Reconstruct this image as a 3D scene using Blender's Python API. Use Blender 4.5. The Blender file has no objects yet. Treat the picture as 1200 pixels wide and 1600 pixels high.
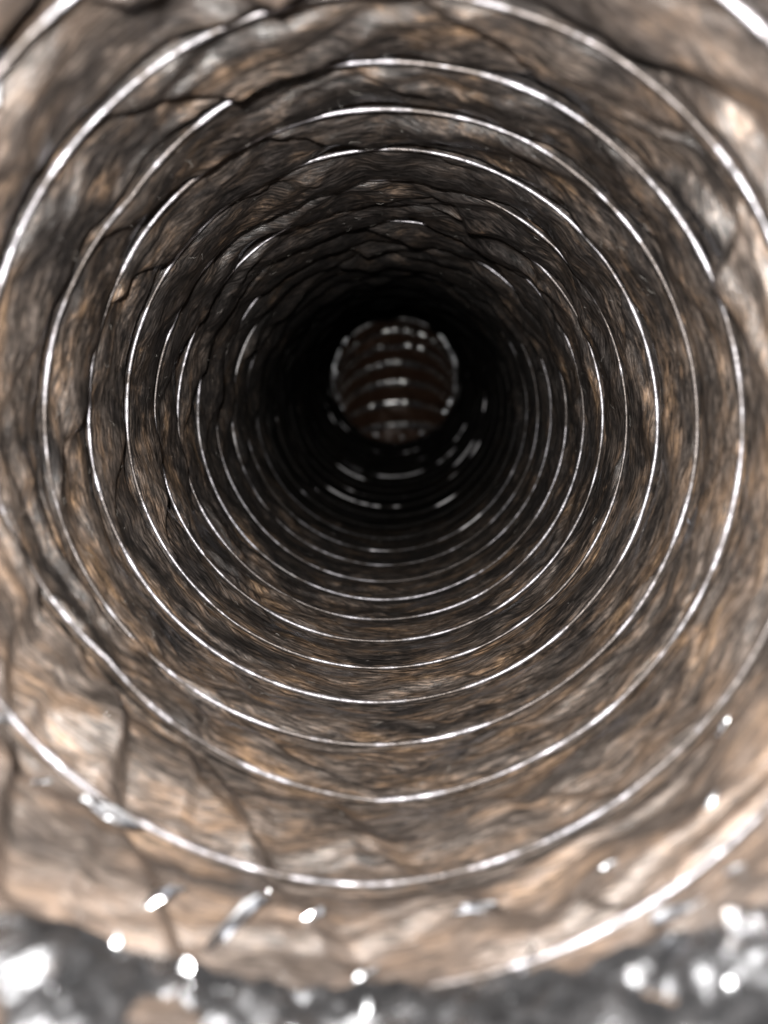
import bpy, math, random
import numpy as np
from mathutils import Matrix, Vector
random.seed(7)
rng = np.random.RandomState(7)
S = bpy.context.scene
MM = 0.001

# ------------------------------------------------------------------ camera
cam_d = bpy.data.cameras.new("camera")
cam = bpy.data.objects.new("camera", cam_d)
S.collection.objects.link(cam)
YAW, PITCH = 0.01092, 0.11386
cy_, sy_, cp_, sp_ = math.cos(YAW), math.sin(YAW), math.cos(PITCH), math.sin(PITCH)
right = Vector((cy_, cp_ * sy_, -sp_ * sy_))
up = Vector((0, sp_, cp_))
fwd = Vector((-sy_, cp_ * cy_, -sp_ * cy_))
m = Matrix((right, up, -fwd)).transposed().to_4x4()
cam.matrix_world = m
cam_d.sensor_fit = 'VERTICAL'
cam_d.sensor_height = 36.0
cam_d.sensor_width = 27.0
cam_d.lens = 1155.0 / 1600.0 * 36.0
cam_d.clip_start = 0.004
cam_d.clip_end = 20
cam_d.dof.use_dof = True
cam_d.dof.focus_distance = 0.158
cam_d.dof.aperture_fstop = 11.5
S.camera = cam

# ------------------------------------------------------------------ light
w = bpy.data.worlds.new("World")
S.world = w
w.use_nodes = True
w.node_tree.nodes["Background"].inputs[0].default_value = (0.75, 0.85, 1.0, 1)
w.node_tree.nodes["Background"].inputs[1].default_value = 0.015
ld = bpy.data.lights.new("torch_light", 'POINT')      # the phone's own torch, just above the lens
ld.energy = 2.0
ld.shadow_soft_size = 0.0025
ld.color = (1.0, 0.97, 0.93)
lo = bpy.data.objects.new("torch_light", ld)
lo.location = (-0.006, -0.009, 0.013)
S.collection.objects.link(lo)
S.view_settings.view_transform = 'Standard'
S.view_settings.look = 'None'
S.view_settings.exposure = 0.0
S.view_settings.gamma = 1.0
try:
    S.cycles.max_bounces = 6
    S.cycles.diffuse_bounces = 4
    S.cycles.glossy_bounces = 4
    S.cycles.caustics_reflective = False
    S.cycles.sample_clamp_indirect = 3.0
    S.cycles.use_denoising = True
except Exception:
    pass

# ------------------------------------------------------------------ duct path (all in millimetres)
R = 51.0
KT = np.array([-3.0, -2.75, -2.5, -2.25, -2.0, -1.75, -1.5, -1.25, -1.0, -0.75, -0.5, -0.25, 0.0, 0.25, 0.5, 0.75, 1.0, 1.25,
      1.5, 1.75, 2.0, 2.25, 2.5, 2.75, 3.0, 3.25, 3.5, 3.75, 4.0, 4.25, 4.5, 4.75, 5.0, 6.0, 7.0, 8.0, 9.0, 10.0, 11.0, 12.0, 13.0, 14.0])
KS = np.array([50.16, 56.57, 62.97, 69.37, 74.4, 77.95, 82.0, 87.41, 91.67, 96.42, 101.12, 105.01, 108.45, 112.02, 115.67,
      120.07, 124.51, 129.0, 133.52, 138.19, 142.96, 147.52, 151.86, 156.18, 160.68, 165.26, 169.8, 174.25, 178.64,
      182.99, 187.33, 191.71, 196.39, 216.35, 237.64, 259.19, 280.74, 302.51, 324.81, 347.56, 370.44, 393.33])
T0, T1 = -4, 32
S_BEND = 575.0
R_BEND = 80.0
# beyond t = 14: regular to the bend, then a little closer
ext_t = np.arange(15, 34.01, 1.0)
ext_s = []
s_ = KS[-1]
for t_ in ext_t:
    s_ += 21.5 if s_ < S_BEND - 15 else 13.5
    ext_s.append(s_)
KT = np.concatenate([[-4.0], KT, ext_t]); KS = np.concatenate([[44.5], KS, ext_s])
# local dents of the wire (turn number, radial offset)
DT = np.array([-3, -1.7, -1.5, -1.35, -1.2, -.72, -.64, -.57, -.5, -.43, -.2, .06, .13, .2, .3, 33])
DR = np.array([0, 0, 1.9, 1.0, 0, 0, -2.6, -.6, 1.8, 1.0, 0, 0, -2.0, -.6, 0, 0])

def s_of_t(t):
    return np.interp(t, KT, KS)

def frame(s):
    """axis point, up vector and tangent at path length s; x right, y deep, z up"""
    s = np.asarray(s, float)
    u = (np.minimum(s, S_BEND) - 60) / 100.
    ax = -2.02 + 0.163 * u * u
    az = -0.99 + 1.495 * u * u
    ay = np.minimum(s, S_BEND)
    phi = np.clip((s - S_BEND) / R_BEND, 0, math.pi / 2)
    over = np.maximum(s - S_BEND - R_BEND * math.pi / 2, 0)
    ay = ay + R_BEND * np.sin(phi)
    az = az - R_BEND * (1 - np.cos(phi)) - over
    A = np.stack([ax, ay, az], -1)
    U = np.stack([0 * phi, np.sin(phi), np.cos(phi)], -1)
    Tn = np.stack([0 * phi, np.cos(phi), -np.sin(phi)], -1)
    return A, U, Tn

# ------------------------------------------------------------------ vectorised noise
PERM = rng.permutation(4096)
GR = rng.normal(size=(4096, 3)); GR /= np.linalg.norm(GR, axis=1)[:, None]
PT = rng.rand(4096, 3)

def hsh(i, j, k):
    return PERM[(PERM[(PERM[i & 4095] + j) & 4095] + k) & 4095]

def perlin(x, y, z):
    xi, yi, zi = np.floor(x).astype(int), np.floor(y).astype(int), np.floor(z).astype(int)
    fx, fy, fz = x - xi, y - yi, z - zi
    ux, uy, uz = [a * a * a * (a * (a * 6 - 15) + 10) for a in (fx, fy, fz)]
    out = 0
    for a in (0, 1):
        for b in (0, 1):
            for c in (0, 1):
                g = GR[hsh(xi + a, yi + b, zi + c)]
                d = g[..., 0] * (fx - a) + g[..., 1] * (fy - b) + g[..., 2] * (fz - c)
                out = out + d * (ux if a else 1 - ux) * (uy if b else 1 - uy) * (uz if c else 1 - uz)
    return out * 1.5

def facet(x, y, z):
    """crumpled-sheet height: piecewise planar cells; each cell has its own tilt, blended by a hard minimum"""
    xi, yi, zi = np.floor(x).astype(int), np.floor(y).astype(int), np.floor(z).astype(int)
    best = np.full(x.shape, 9.0)
    for a in (-1, 0, 1):
        for b in (-1, 0, 1):
            for c in (-1, 0, 1):
                h = hsh(xi + a, yi + b, zi + c)
                p = PT[h]; g = GR[(h * 7 + 13) & 4095]
                dx, dy, dz = x - xi - a - p[..., 0], y - yi - b - p[..., 1], z - zi - c - p[..., 2]
                d = np.abs(dx) * .8 + np.abs(dy) * .5 + np.abs(dz) * .6 + .55 * (g[..., 0] * dx + g[..., 1] * dy + g[..., 2] * dz)
                best = np.minimum(best, d)
    return best

def saw(x, k=.78):
    f = x - np.floor(x)
    return np.where(f < k, f / k, (1 - f) / (1 - k))

def tri(x):
    return 2 * np.abs(x - np.floor(x + .5))          # 0..1, sharp creases

# ------------------------------------------------------------------ the liner's shape
GV = np.array([0, .05, .15, .35, .55, .68, .80, .90, .96, 1.0])
GG = np.array([-.7, -.35, .25, .75, 1.0, .85, .1, -.8, -1.0, -.75])
vv_f = np.linspace(0, 1, 401)
gg_f = np.interp(vv_f, GV, GG)
gg_f = np.convolve(np.pad(gg_f, 12, mode='edge'), np.ones(17) / 17, 'same')[12:-12]

def liner_point(t, v):
    """t = turns along the wire (0 = top, +.25 = left), v = 0..1 across to the next turn of wire"""
    th = 2 * math.pi * t
    co, si = np.cos(th), np.sin(th)
    s0, s1 = s_of_t(t), s_of_t(t + 1)
    pitch = s1 - s0
    s = s0 + v * pitch
    X, Y = -si * R, co * R                             # x right, y up
    topness = np.clip(co * .5 + .5, 0, 1) ** 1.5
    leftness = np.clip(si, 0, 1)
    deep = np.clip((t - .9) / 1.4, 0, 1)
    amp = .60 + (.55 + .95 * deep) * topness + .38 * leftness
    amp = amp * (1 + .75 * perlin(X / 26, Y / 26, s / 19 + 3.3)) 
    amp = np.clip(amp, .25, 3.2) * np.clip(pitch / 17, .3, 1.15)
    g = np.interp(v, vv_f, gg_f)
    near = np.clip((s - 60) / 40, .35, 1)
    win = np.clip(np.minimum(v, 1 - v) / .16, 0, 1); win = win * win * (3 - 2 * win)
    # warped coordinates for folds
    wa = perlin(X / 24, Y / 24, s / 24) * 4.5
    wb = perlin(X / 20 + 9, Y / 20, s / 20) * 4
    arc = (t - np.floor(t)) * 2 * math.pi * R
    # diagonal pleats, as integer numbers of waves round the duct so that they close
    f1 = saw(7 * t + (s + wa) / 23., .92)
    f2 = saw(-5 * t + (s + wb) / 16., .1)
    f3 = tri(12 * t + (s + wa + wb) / 22.)
    m3 = np.clip(.45 + 1.9 * perlin(X / 28 + 2, Y / 28 + 6, s / 24), 0, 1)
    m1 = np.clip(.5 + 1.6 * perlin(X / 35, Y / 35 + 4, s / 30), 0, 1)
    m2 = np.clip(.5 + 1.6 * perlin(X / 30 + 8, Y / 30, s / 33), 0, 1)
    nearer = 1 + .8 * np.clip(-t / 1.2, 0, 1)
    pleat = (1.7 * (f1 - .5) * m1 + 1.3 * (f2 - .5) * m2 + .7 * (f3 - .5) * (1 - m1)) * nearer
    pleat = pleat + nearer * (.95 * (tri(-9 * t + (s + wb) / 13. + .3) - .5) * m3 + .8 * (tri(16 * t + (s + wa) / 30. + .7) - .5) * (1 - m3)
                    + .7 * (saw(5 * t - (s + wb) / 11.5, .92) - .5) * m2 + .35 * (tri(-18 * t + (s - wa) / 12.) - .5) * m1 + .22 * (tri(29 * t + (s - wb) / 16.) - .5) * m3)
    lowleft = np.clip(1 - np.abs(np.mod(t, 1) - .43) / .22, 0, 1) * np.clip((-t - .55) / .5, 0, 1)
    pleat = pleat * (1 - .6 * lowleft) + 3.0 * lowleft * (saw(17 * t + (s + .3 * wa) / 27., .80) - .5) + .9 * lowleft * (saw(29 * t + (s + .3 * wb) / 40. + .4, .8) - .5)
    pleat = pleat * (1 + .6 * topness * np.clip((t - .4) / 1.2, 0, 1)) * (1 - .38 * leftness * np.clip(co + .6, 0, 1)) * (1 + 1.6 * np.exp(-((s - 592) / 22) ** 2))
    cr = facet((X + wa * .4) / 11, (Y + wb * .4) / 11, (s + wa * .3) / 6.5)
    cr2 = facet((X + wb * .3) / 4.6 + 5, (Y + wa * .3) / 4.6, (s + wb * .2) / 2.6)
    rough = perlin(X / 1.9, Y / 1.9, s / 1.1) * .05
    ca = .55 + .8 * topness + .5 * leftness
    inward = amp * g + (pleat * (.75 + .5 * leftness + .2 * topness) + (cr - .45) * .5 * ca + (cr2 - .45) * .22 * ca) * (.12 + .88 * win * (1 - .4 * np.clip((v - .5) / .25, 0, 1))) + rough
    shear = (0.2 + 1.3 * topness + .5 * leftness) * amp * np.exp(-((v - .66) / .17) ** 2) + win * perlin(X / 9, Y / 9, s / 8) * 1.2
    shear = np.minimum(shear, (1 - v) * pitch * .62)
    dent = np.interp(t, DT, DR) * (1 - v) + np.interp(t + 1, DT, DR) * v
    rad = R + .35 + dent - inward
    return th, s + shear, rad, s

def place(th, s, rad):
    A, U, _ = frame(s)
    x = -np.sin(th) * rad
    return np.stack([A[..., 0] + x + 0 * s, A[..., 1] + U[..., 1] * np.cos(th) * rad, A[..., 2] + U[..., 2] * np.cos(th) * rad], -1) * MM

def grid_mesh(name, P, mat, cyl=None, closed_u=False, flip=False):
    nu, nv = P.shape[:2]
    me = bpy.data.meshes.new(name)
    idx = np.arange(nu * nv).reshape(nu, nv)
    if closed_u:
        idx = np.concatenate([idx, idx[:1]], 0)
    q = np.stack([idx[:-1, :-1], idx[1:, :-1], idx[1:, 1:], idx[:-1, 1:]], -1).reshape(-1, 4)
    if flip:
        q = q[:, ::-1]
    me.vertices.add(nu * nv); me.vertices.foreach_set("co", P.reshape(-1).astype(np.float32))
    me.loops.add(q.size); me.loops.foreach_set("vertex_index", q.reshape(-1).astype(np.int32))
    me.polygons.add(len(q)); me.polygons.foreach_set("loop_start", (np.arange(len(q)) * 4).astype(np.int32))
    me.polygons.foreach_set("use_smooth", np.ones(len(q), bool))
    me.update(calc_edges=True)
    if cyl is not None:
        at = me.attributes.new("wrap", 'FLOAT_VECTOR', 'POINT')
        at.data.foreach_set("vector", cyl.reshape(-1).astype(np.float32))
    me.materials.append(mat)
    return me

# ------------------------------------------------------------------ materials
def new_mat(name):
    mt = bpy.data.materials.new(name); mt.use_nodes = True
    nt = mt.node_tree
    return mt, nt, nt.nodes["Principled BSDF"]

class NB:
    def __init__(s, nt): s.nt = nt
    def n(s, typ, **kw):
        nd = s.nt.nodes.new(typ)
        for k, v in kw.items(): setattr(nd, k, v)
        return nd
    def l(s, a, b): s.nt.links.new(a, b)
    def mapping(s, src, sc, loc=(0, 0, 0), rot=(0, 0, 0)):
        mp = s.n("ShaderNodeMapping"); s.l(src, mp.inputs[0])
        mp.inputs[1].default_value = loc; mp.inputs[2].default_value = rot; mp.inputs[3].default_value = sc
        return mp.outputs[0]
    def noise(s, vec, scale, detail=3, rough=.55, dist=0.):
        nd = s.n("ShaderNodeTexNoise"); s.l(vec, nd.inputs["Vector"])
        nd.inputs["Scale"].default_value = scale; nd.inputs["Detail"].default_value = detail
        nd.inputs["Roughness"].default_value = rough; nd.inputs["Distortion"].default_value = dist
        return nd.outputs[0]
    def ramp(s, fac, stops):
        r = s.n("ShaderNodeValToRGB"); s.l(fac, r.inputs[0])
        els = r.color_ramp.elements
        while len(els) < len(stops): els.new(.5)
        for e, (p, c) in zip(els, stops):
            e.position = p; e.color = c if len(c) == 4 else (*c, 1)
        return r.outputs[0]
    def mixc(s, fac, a, b, typ='MIX'):
        mx = s.n("ShaderNodeMix", data_type='RGBA', blend_type=typ)
        for sock, val in ((mx.inputs[0], fac), (mx.inputs[6], a), (mx.inputs[7], b)):
            if hasattr(val, "is_output"): s.l(val, sock)
            else: sock.default_value = val
        return mx.outputs[2]
    def math(s, op, a, b=0.):
        nd = s.n("ShaderNodeMath", operation=op)
        for sock, val in zip(nd.inputs, (a, b)):
            if hasattr(val, "is_output"): s.l(val, sock)
            else: sock.default_value = val
        return nd.outputs[0]

def grey(v): return (v, v, v, 1)

def liner_material():
    mt, nt, bs = new_mat("stained_fibrous_liner")
    b = NB(nt)
    at = b.n("ShaderNodeAttribute", attribute_name="wrap").outputs["Vector"]   # (x, y on the duct's circle, length), millimetres
    # warp a little so that fibres wander
    wn = b.n("ShaderNodeTexNoise"); b.l(at, wn.inputs["Vector"]); wn.inputs["Scale"].default_value = .12; wn.inputs["Detail"].default_value = 2
    sub = b.n("ShaderNodeVectorMath", operation='SUBTRACT'); b.l(wn.outputs["Color"], sub.inputs[0]); sub.inputs[1].default_value = (.5, .5, .5)
    scl = b.n("ShaderNodeVectorMath", operation='MULTIPLY'); b.l(sub.outputs[0], scl.inputs[0]); scl.inputs[1].default_value = (3, 3, 1.0)
    add = b.n("ShaderNodeVectorMath", operation='ADD'); b.l(at, add.inputs[0]); b.l(scl.outputs[0], add.inputs[1])
    wv = add.outputs[0]
    fib = b.noise(b.mapping(wv, (.24, .24, 3.2)), 1.0, 5, .7)
    fib2 = b.noise(b.mapping(wv, (.5, .5, 6.5), (5, 2, 1)), 1.0, 3, .65)
    mott = b.noise(b.mapping(wv, (.06, .06, .2)), 1.0, 6, .66)
    blot = b.noise(b.mapping(wv, (.14, .14, .45), (3, 8, 2)), 1.0, 6, .7, .2)
    dirt = b.noise(b.mapping(wv, (.05, .05, .13), (13, 1, 7)), 1.0, 7, .74, .2)
    base = b.ramp(mott, [(.30, (.045, .037, .033)), (.47, (.098, .076, .062)), (.58, (.185, .122, .080)), (.70, (.36, .235, .138))])
    base = b.mixc(b.ramp(blot, [(.42, grey(0)), (.68, grey(.75))]), base, (.17, .143, .127, 1))
    # dirt, spread wider with depth to paint in the torch's falloff
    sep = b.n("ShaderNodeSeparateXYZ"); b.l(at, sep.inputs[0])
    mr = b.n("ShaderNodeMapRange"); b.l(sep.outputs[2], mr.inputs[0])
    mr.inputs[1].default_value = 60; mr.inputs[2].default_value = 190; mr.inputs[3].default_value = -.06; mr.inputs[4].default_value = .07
    low = b.math('MULTIPLY', sep.outputs[1], .0011)                # the roof is darker, the floor a warmer brown
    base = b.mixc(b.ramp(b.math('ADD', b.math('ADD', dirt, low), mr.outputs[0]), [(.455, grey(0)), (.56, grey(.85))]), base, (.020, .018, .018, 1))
    f = b.ramp(fib, [(.39, grey(.2)), (.5, grey(.85)), (.61, grey(1.9))])
    base = b.mixc(1.0, base, f, 'MULTIPLY')
    f2 = b.ramp(fib2, [(.40, grey(.40)), (.60, grey(1.5))])
    base = b.mixc(.8, base, f2, 'MULTIPLY')
    def rng_(a, c):
        mr = b.n("ShaderNodeMapRange"); b.l(sep.outputs[2], mr.inputs[0]); mr.inputs[1].default_value = a; mr.inputs[2].default_value = c
        return mr.outputs[0]
    bend_lit = rng_(588, 604)  # bend wall facing the torch: its brightness is put into the colour
    mouth = b.math('SUBTRACT', 1., rng_(60, 100))                 # pale film near the open end, its torch brightness mixed into the colour
    base = b.mixc(b.math('MULTIPLY', mouth, b.ramp(mott, [(.38, grey(.08)), (.60, grey(.5))])), base, (.235, .185, .158, 1))
    midshade = b.math('SUBTRACT', rng_(185, 310), bend_lit)               # the middle run's falloff into darkness, painted in as matt black
    base = b.mixc(b.math('MULTIPLY', midshade, .93), base, (.008, .008, .008, 1))
    base = b.mixc(b.math('MULTIPLY', bend_lit, .85), base, (.085, .038, .018, 1))
    b.l(base, bs.inputs["Base Color"])
    ro = b.ramp(blot, [(.35, grey(.62)), (.62, grey(.38))])
    b.l(b.mixc(midshade, ro, grey(.95)), bs.inputs["Roughness"])
    bs.inputs["Metallic"].default_value = .2
    b.l(b.math('MULTIPLY', b.math('SUBTRACT', 1., midshade), .45), bs.inputs["Specular IOR Level"])
    b.l(b.math('MULTIPLY', b.math('SUBTRACT', 1., midshade), .35), bs.inputs["Coat Weight"])
    bs.inputs["Coat Roughness"].default_value = .22
    h = b.math('ADD', b.math('MULTIPLY', fib, .6), b.math('MULTIPLY', fib2, .35))
    h = b.math('ADD', h, b.math('MULTIPLY', blot, .5))
    bp = b.n("ShaderNodeBump"); b.l(h, bp.inputs["Height"]); bp.inputs["Strength"].default_value = .75; bp.inputs["Distance"].default_value = .00028
    vo = b.n("ShaderNodeTexVoronoi"); b.l(b.mapping(wv, (.30, .30, .55)), vo.inputs["Vector"]); vo.inputs["Scale"].default_value = 1.0
    bp2 = b.n("ShaderNodeBump"); b.l(vo.outputs["Distance"], bp2.inputs["Height"]); bp2.inputs["Strength"].default_value = .5; bp2.inputs["Distance"].default_value = .00035
    b.l(bp2.outputs[0], bp.inputs["Normal"])
    b.l(bp.outputs[0], bs.inputs["Normal"]); b.l(bp.outputs[0], bs.inputs["Coat Normal"])
    return mt

def wire_material():
    mt, nt, bs = new_mat("foil_covered_wire")
    b = NB(nt)
    at = b.n("ShaderNodeAttribute", attribute_name="wrap").outputs["Vector"]
    n1 = b.noise(b.mapping(at, (.35, .35, 2.5)), 1.0, 4, .6)
    n2 = b.noise(b.mapping(at, (1.6, 1.6, 5)), 1.0, 3, .6)
    n3 = b.noise(b.mapping(at, (.06, .06, .06), (4, 4, 4)), 1.0, 4, .6)
    col = b.ramp(n1, [(.32, (.15, .145, .15)), (.5, (.42, .41, .44)), (.66, (.72, .70, .76))])
    col = b.mixc(b.ramp(n3, [(.46, grey(0)), (.54, grey(.9))]), col, (.09, .075, .065, 1))
    # falloff painted dark along the middle run; torch glare at the bend painted pale
    sep = b.n("ShaderNodeSeparateXYZ"); b.l(at, sep.inputs[0])
    def rng_(a, c):
        mr = b.n("ShaderNodeMapRange"); b.l(sep.outputs[2], mr.inputs[0]); mr.inputs[1].default_value = a; mr.inputs[2].default_value = c
        return mr.outputs[0]
    bend_lit = rng_(586, 600)
    mid = b.math('SUBTRACT', rng_(180, 300), bend_lit)
    n4 = b.noise(b.mapping(at, (.03, .03, .09), (9, 1, 4)), 1.0, 3, .6)
    sm = b.math('MULTIPLY', mid, b.ramp(n4, [(.58, grey(.99)), (.62, grey(.0))]))
    col = b.mixc(b.math('MULTIPLY', mid, b.ramp(n4, [(.60, grey(0)), (.63, grey(1))])), col, (.85, .84, .86, 1))  # painted glints: short pale dashes along the darkened stretch
    col = b.mixc(sm, col, (.012, .011, .010, 1))
    col = b.mixc(bend_lit, col, (.85, .84, .83, 1))
    b.l(col, bs.inputs["Base Color"])
    b.l(b.math('ADD', b.math('MULTIPLY', bend_lit, .15), .85), bs.inputs["Metallic"])
    ro = b.ramp(n2, [(.3, grey(.36)), (.7, grey(.6))])
    b.l(b.mixc(bend_lit, ro, grey(.2)), bs.inputs["Roughness"])
    bp = b.n("ShaderNodeBump"); b.l(b.math('ADD', n1, b.math('MULTIPLY', n2, .6)), bp.inputs["Height"])
    b.l(b.math('MULTIPLY', b.math('SUBTRACT', 1., bend_lit), .7), bp.inputs["Strength"]); bp.inputs["Distance"].default_value = .0003
    b.l(bp.outputs[0], bs.inputs["Normal"])
    return mt

def foil_material():
    mt, nt, bs = new_mat("crumpled_silver_foil")
    b = NB(nt)
    at = b.n("ShaderNodeAttribute", attribute_name="wrap").outputs["Vector"]
    n1 = b.noise(b.mapping(at, (.25, .25, .3)), 1.0, 5, .65, .3)
    n2 = b.noise(at, 1.1, 4, .7)
    col = b.ramp(n1, [(.35, (.07, .07, .074)), (.55, (.26, .265, .28)), (.72, (.20, .165, .145))])
    b.l(col, bs.inputs["Base Color"])
    bs.inputs["Metallic"].default_value = .9
    b.l(b.ramp(n1, [(.35, grey(.42)), (.6, grey(.26))]), bs.inputs["Roughness"])
    bp = b.n("ShaderNodeBump"); b.l(n2, bp.inputs["Height"]); bp.inputs["Strength"].default_value = .6; bp.inputs["Distance"].default_value = .0005
    b.l(bp.outputs[0], bs.inputs["Normal"])
    return mt

def plain(name, col, rough, metal=0.):
    mt, nt, bs = new_mat(name)
    b = NB(nt)
    tc = b.n("ShaderNodeTexCoord").outputs["Object"]
    n = b.noise(tc, 900, 2)
    b.l(b.ramp(n, [(.3, tuple(c * .6 for c in col)), (.7, col)]), bs.inputs["Base Color"])
    bs.inputs["Roughness"].default_value = rough; bs.inputs["Metallic"].default_value = metal
    return mt

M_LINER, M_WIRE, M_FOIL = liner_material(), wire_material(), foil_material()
M_SLEEVE = plain("black_sleeve", (.012, .012, .012), .7)
M_LINT = plain("grey_lint", (.55, .52, .48), .8)
M_GLINT = plain("glint_foil", (.62, .63, .66), .30, 1.)

# ------------------------------------------------------------------ the duct
duct = bpy.data.objects.new("flexible_duct", None)
duct.location = (0, .048, -.052)
duct.empty_display_size = .02
S.collection.objects.link(duct)
duct["label"] = "round flexible foil air duct seen from inside, stained brown fibrous lining between bright wire coils"
duct["category"] = "air duct"
bpy.context.view_layer.update()

def link(name, me, **props):
    o = bpy.data.objects.new(name, me)
    S.collection.objects.link(o)
    o.parent = duct
    o.matrix_parent_inverse = duct.matrix_world.inverted()
    for k, v in props.items(): o[k] = v
    return o

for k in range(T0, T1):
    nu, nv = (960, 44) if k < 3 else (800, 32) if k < 7 else (520, 24) if k < 14 else (300, 16)
    t = np.linspace(k, k + 1, nu + 1)[:, None] + np.zeros((1, nv + 1))
    v = np.linspace(0, 1, nv + 1)[None, :] + np.zeros((nu + 1, 1))
    th, s, rad, s0 = liner_point(t, v)
    P = place(th, s, rad)
    W = np.stack([-np.sin(th) * R, np.cos(th) * R, s0], -1)
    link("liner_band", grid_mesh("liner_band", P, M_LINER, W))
    if k == T0:
        continue                                       # the first wire turn lies under the cuff
    nt_, nc = (480, 12) if k < 8 else (260, 8)
    t = np.linspace(k, k + 1, nt_ + 1)
    th = 2 * math.pi * t; s = s_of_t(t)
    dr = np.interp(t, DT, DR) + .16 * perlin(np.cos(th) * 3, np.sin(th) * 3, s / 11)
    s = s + .35 * perlin(np.cos(th) * 2.4 + 7, np.sin(th) * 2.4, s / 13)
    far = np.clip((s - 585) / 20, 0, 1)
    wr = (.36 + 1.7 * far) * (1 + .4 * perlin(np.cos(th) * 9, np.sin(th) * 9, s / 6 + 2))  # thickened past the bend to widen its highlights
    a = np.linspace(0, 2 * math.pi, nc, endpoint=False)
    sink = 3.2 * np.clip(1 - np.abs(t + 2.66) / .17, 0, 1) ** .5         # here the coil slips behind the folds
    rr = (R + dr + sink - .6 * far)[:, None] - .1 + np.cos(a)[None] * wr[:, None]
    ss = s[:, None] + np.sin(a)[None] * wr[:, None]
    tt = th[:, None] + 0 * rr
    P = place(tt, ss, rr)
    P = np.concatenate([P, P[:, :1]], 1)
    W = np.stack([-np.sin(tt) * R, np.cos(tt) * R, ss], -1); W = np.concatenate([W, W[:, :1]], 1)
    link("wire_turn", grid_mesh("wire_turn", P, M_WIRE, W))

# plain dark outer sleeve behind the coil, seen only through the gaps beside the wire
sj = np.concatenate([np.linspace(52, S_BEND, 60), np.linspace(S_BEND, s_of_t(T1 + 1), 40)[1:]])
tj = (np.arange(120) / 120)[:, None] + 0 * sj[None]
link("outer_sleeve", grid_mesh("outer_sleeve", place(tj * 2 * math.pi, sj[None] + 0 * tj, R + 5.2 + .4 * perlin(tj * 40, sj[None] / 9 + 0 * tj, tj * 7)), M_SLEEVE, closed_u=True))

# silver foil cuff folded over the cut mouth: inside edge, over the rim, back along the outside
nu, nv = 1500, 110
t = (np.arange(nu) / nu)[:, None] + np.zeros((1, nv)); q = np.linspace(0, 1, nv)[None] + np.zeros((nu, 1))
th = 2 * math.pi * t; co, si = np.cos(th), np.sin(th)
angb = np.arccos(np.clip(-co, -1, 1)) * np.where(si > 0, 1., .85)
edge = 47.5 + 15.5 * np.exp(-(angb / .85) ** 2) + 2.5 * np.exp(-((t - .41) / .035) ** 2) + 1.6 * perlin(co * 5, si * 5, 0 * co) + 1.1 * perlin(co * 17, si * 17, 2 + 0 * co)
RIM = 43.0
run = (edge - RIM)
sA = np.where(q < .62, edge - run * q / .62, np.where(q < .70, RIM - 1.2 * np.sin((q - .62) / .08 * math.pi), RIM + (q - .70) / .30 * 26))
rA = np.where(q < .62, R - .9 - 1.2 * np.clip(q * 8, 0, 1) + 1.6 * q, np.where(q < .70, R - 1.1 + (q - .62) / .08 * 4.6, R + 3.5))
X, Y = -si * R, co * R
wa = perlin(X / 14, Y / 14, sA / 12) * 5
ws = sA + 40 * (q > .66)
c1 = facet((X + wa) / 8.5, (Y + wa) / 8.5, ws / 6.5)
c2 = facet((X - wa) / 3.4 + 3, Y / 3.4, ws / 2.8)
c3 = facet(X / 1.7, (Y + wa) / 1.7 + 6, ws / 1.5)
edgewin = np.clip(q / .05, .15, 1)
tt_ = t
fold = (2.2 * (tri(15 * tt_ + ws / 13. + wa * .04) - .5) + 1.7 * (saw(-23 * tt_ + ws / 17. + wa * .05) - .5) + 1.1 * (tri(38 * tt_ + ws / 8. + .2) - .5)
        + .8 * (tri(-57 * tt_ + ws / 9.5) - .5) + .5 * (tri(91 * tt_ - ws / 5.) - .5))
rA = rA - (fold * (.6 + 1.2 * perlin(X / 11, Y / 11 + 5, ws / 9)) + (c1 - .45) * 1.6 + (c2 - .45) * .5 + (c3 - .45) * .1) * edgewin - .6 * perlin(X / 7, Y / 7, ws / 5)
sA = sA + 1.6 * perlin(X / 6, Y / 6, ws / 5 + 9) * edgewin
CUFF = place(th, sA, rA - .1)
link("foil_cuff", grid_mesh("foil_cuff", place(th, sA, rA), M_FOIL, np.stack([X, Y, ws], -1), closed_u=True),
     label="crumpled silver foil edge folded over the mouth of the duct")

# ------------------------------------------------------------------ lint and dust lying on the lining, foil chips added for glints
def surf(t, v, lift=0.):
    th, s, rad, _ = liner_point(np.array([t]), np.array([v]))
    return place(th, s, rad - lift)[0]

V, F = [], []
def strand(pts, r):
    base = len(V)
    for i, p in enumerate(pts):
        d = pts[min(i + 1, len(pts) - 1)] - pts[max(i - 1, 0)]
        d = d / (np.linalg.norm(d) + 1e-12)
        a = np.cross(d, (0.3, .2, .9)); a /= np.linalg.norm(a) + 1e-12
        c = np.cross(d, a)
        rr = r * (.4 if i in (0, len(pts) - 1) else 1)
        for k in range(3):
            V.append(p + rr * (a * math.cos(k * 2.094) + c * math.sin(k * 2.094)))
    for i in range(len(pts) - 1):
        for k in range(3):
            F.append((base + i * 3 + k, base + i * 3 + (k + 1) % 3, base + i * 3 + 3 + (k + 1) % 3, base + i * 3 + 3 + k))

def finish(name, mat, **props):
    me = bpy.data.meshes.new(name)
    me.from_pydata([tuple(p) for p in V], [], F); me.materials.append(mat)
    o = link(name, me, **props)
    V.clear(); F.clear()
    return o

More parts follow.
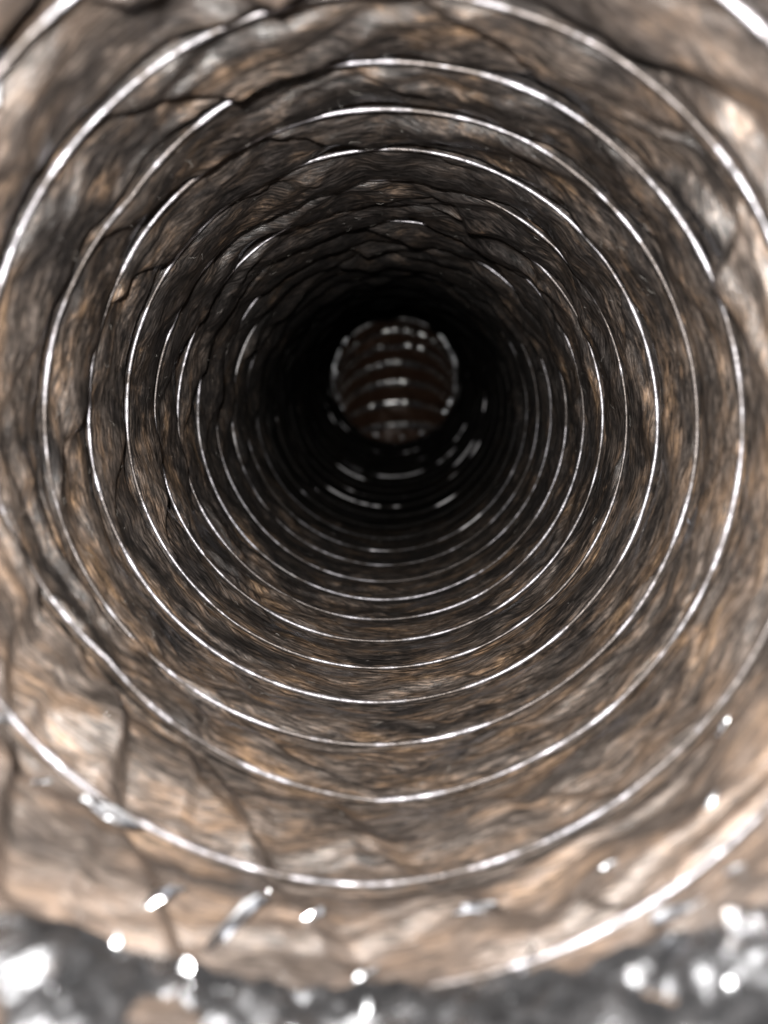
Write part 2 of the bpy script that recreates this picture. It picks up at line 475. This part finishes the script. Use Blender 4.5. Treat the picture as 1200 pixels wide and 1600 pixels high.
for i in range(420):
    t = rng.uniform(-1.6, 9); v = rng.uniform(.05, .75)
    L = rng.uniform(.4, 2.6) * (1 if t > 0 else .8)
    a = rng.uniform(-.9, .9) if rng.rand() < .6 else rng.uniform(-3, 3)
    pitch = float(s_of_t(t + 1) - s_of_t(t)); pts = []
    for j in range(6):
        x = (j / 5 - .5) * L; a += rng.uniform(-.45, .45)
        pts.append(surf(t + x * math.cos(a) / (2 * math.pi * R), min(max(v + x * math.sin(a) / pitch, .01), .98), .08 + .25 * math.sin(j / 5 * math.pi) * rng.rand()))
    strand(pts, rng.uniform(.010, .022) * MM)
finish("lint_fibres", M_LINT, kind="stuff")

def chip(p, r, n=5):
    base = len(V); d = rng.normal(size=3); d /= np.linalg.norm(d)
    a = np.cross(d, (.1, .3, .8)); a /= np.linalg.norm(a); c = np.cross(d, a)
    for k in range(n):
        V.append(p + r * rng.uniform(.6, 1.3) * (a * math.cos(k * 2 * math.pi / n) + c * math.sin(k * 2 * math.pi / n)))
    V.append(p + d * r * .7); V.append(p - d * r * .5)
    for k in range(n):
        F.append((base + k, base + (k + 1) % n, base + n)); F.append((base + (k + 1) % n, base + k, base + n + 1))
for i in range(1500):
    t = rng.uniform(-2, 11); v = rng.uniform(.03, .85)
    chip(surf(t, v, .02), rng.uniform(.02, .055) * MM * (1.7 if rng.rand() < .06 else 1))
finish("dust_specks", M_LINT, kind="stuff")

for i in range(900):                                   # chips added for sparkle: most on the cuff and the lowest, nearest folds
    if rng.rand() < .6:
        j, l = rng.randint(nu), rng.randint(4, int(nv * .6))
        p = CUFF[j, l]; rr = rng.uniform(.05, .20)
    else:
        t = rng.choice([-3, -2.5, -2.5, -1.6]) + rng.normal() * .16
        p = surf(max(t, -2.9), rng.uniform(.1, .95), .06); rr = rng.uniform(.04, .11)
    chip(p, rr * MM, 4)
finish("glint_flakes", M_GLINT, kind="stuff")

# added foil facets that stand in for glints on the folds (turn, across, size in mm)
GLINTS = [(-2.598, .75, 3.6), (-2.571, .29, 2.2), (-2.568, .49, 2.0), (-2.543, .40, 3.0), (-2.52, .49, 1.6), (-2.464, .46, 2.4), (-3.408, .72, 2.4),
          (-3.455, .98, 2.2), (-2.875, .98, 3.0), (-.296, .93, .8),
          (-3.415, .62, 1.0), (-2.623, .89, 1.2), (-2.65, .95, 2.2), (-2.50, .2, 1.0), (-2.42, .35, 1.1), (-2.38, .3, .9), (-2.36, .7, 1.2)]
for _ in range(7):                                    # more of them along the lower mouth
    GLINTS.append((-3.5 + rng.normal() * .08, rng.uniform(.35, .95), rng.uniform(.25, 1.1)))
# and glint facets added round the lip where the duct turns down
LIP = [(a_, S_BEND + d_, z_) for a_, d_, z_ in ((.15, -8, 1.3), (.19, 2, 1.5), (.215, -6, 1.6), (.245, 3, 1.7), (.27, -10, 1.2), (.30, 0, 1.4), (.335, -4, 1.),
       (.86, -3, 1.2), (.83, 3, 1.6), (.80, -8, 1.5), (.775, 0, 1.6), (.75, 6, 1.3), (.72, -5, 1.5), (.69, 2, 1.4), (.66, -2, 1.1), (.57, -4, .8), (.45, 0, .8), (.52, 2, .7))]
for (t, v, sz) in GLINTS + LIP:
    sz = sz * (1 if v < 1.5 else 2.2)
    if v < 1.5:
        c = surf(t, v, .5 if sz < 2.9 else 1.6)
    else:
        th_ = np.array([2 * math.pi * t]); c = place(th_, np.array([v]), np.array([R - 4.6]))[0]
    look = -c / np.linalg.norm(c) + rng.normal(size=3) * (.08 if v < 1.5 else .04)        # each facet is turned to the lens so that it glints
    look /= np.linalg.norm(look)
    along = place(np.array([2 * math.pi * t + .02]), np.array([90.]), np.array([R]))[0] - place(np.array([2 * math.pi * t - .02]), np.array([90.]), np.array([R]))[0]; along /= np.linalg.norm(along)
    side = np.cross(look, along); side /= np.linalg.norm(side); along = np.cross(side, look)
    if v < 1.5:
        w_ = rng.uniform(-.2, 1.1); along, side = along * math.cos(w_) + side * math.sin(w_), side * math.cos(w_) - along * math.sin(w_)
    n = 9; rim = []; wob = 1. if v < 1.5 else .25
    for kx in range(n):
        a = kx / n * 2 * math.pi + rng.uniform(-.2, .2)
        q_ = rng.uniform(.45, 1.15)
        rim.append(c + sz * MM * q_ * (along * 1.35 * math.cos(a) + side * .27 * math.sin(a)) + look * rng.normal() * sz * MM * .10 * wob)
    mid = [c + .5 * (p - c) + look * rng.normal() * sz * MM * .09 * wob for p in rim]
    V.extend(rim); V.extend(mid); V.append(c + look * sz * MM * .08)
    for kx in range(n):
        k2 = (kx + 1) % n
        F.append((kx, k2, n + k2, n + kx)); F.append((n + kx, n + k2, 2 * n))
    finish("foil_glint", M_GLINT)

for _ in range(24):  # more glint facets added along the cuff, facing the lens
    j = int((.5 + rng.normal() * .12) * nu) % nu; l = rng.randint(2, int(nv * .55))
    c = CUFF[j, l] * np.array([.985, 1, .985]); sz = rng.uniform(.2, .95) * MM
    look = -c / np.linalg.norm(c) + rng.normal(size=3) * .08; look /= np.linalg.norm(look)
    a0 = np.cross(look, rng.normal(size=3)); a0 /= np.linalg.norm(a0); b0 = np.cross(look, a0)
    n = 7; asp = rng.uniform(.25, .8)
    for kx in range(n):
        a = kx / n * 2 * math.pi
        V.append(c + sz * rng.uniform(.5, 1.2) * (a0 * math.cos(a) + b0 * asp * math.sin(a)) + look * rng.normal() * sz * .06)
    V.append(c)
    for kx in range(n):
        F.append((kx, (kx + 1) % n, n))
    finish("foil_glint", M_GLINT)
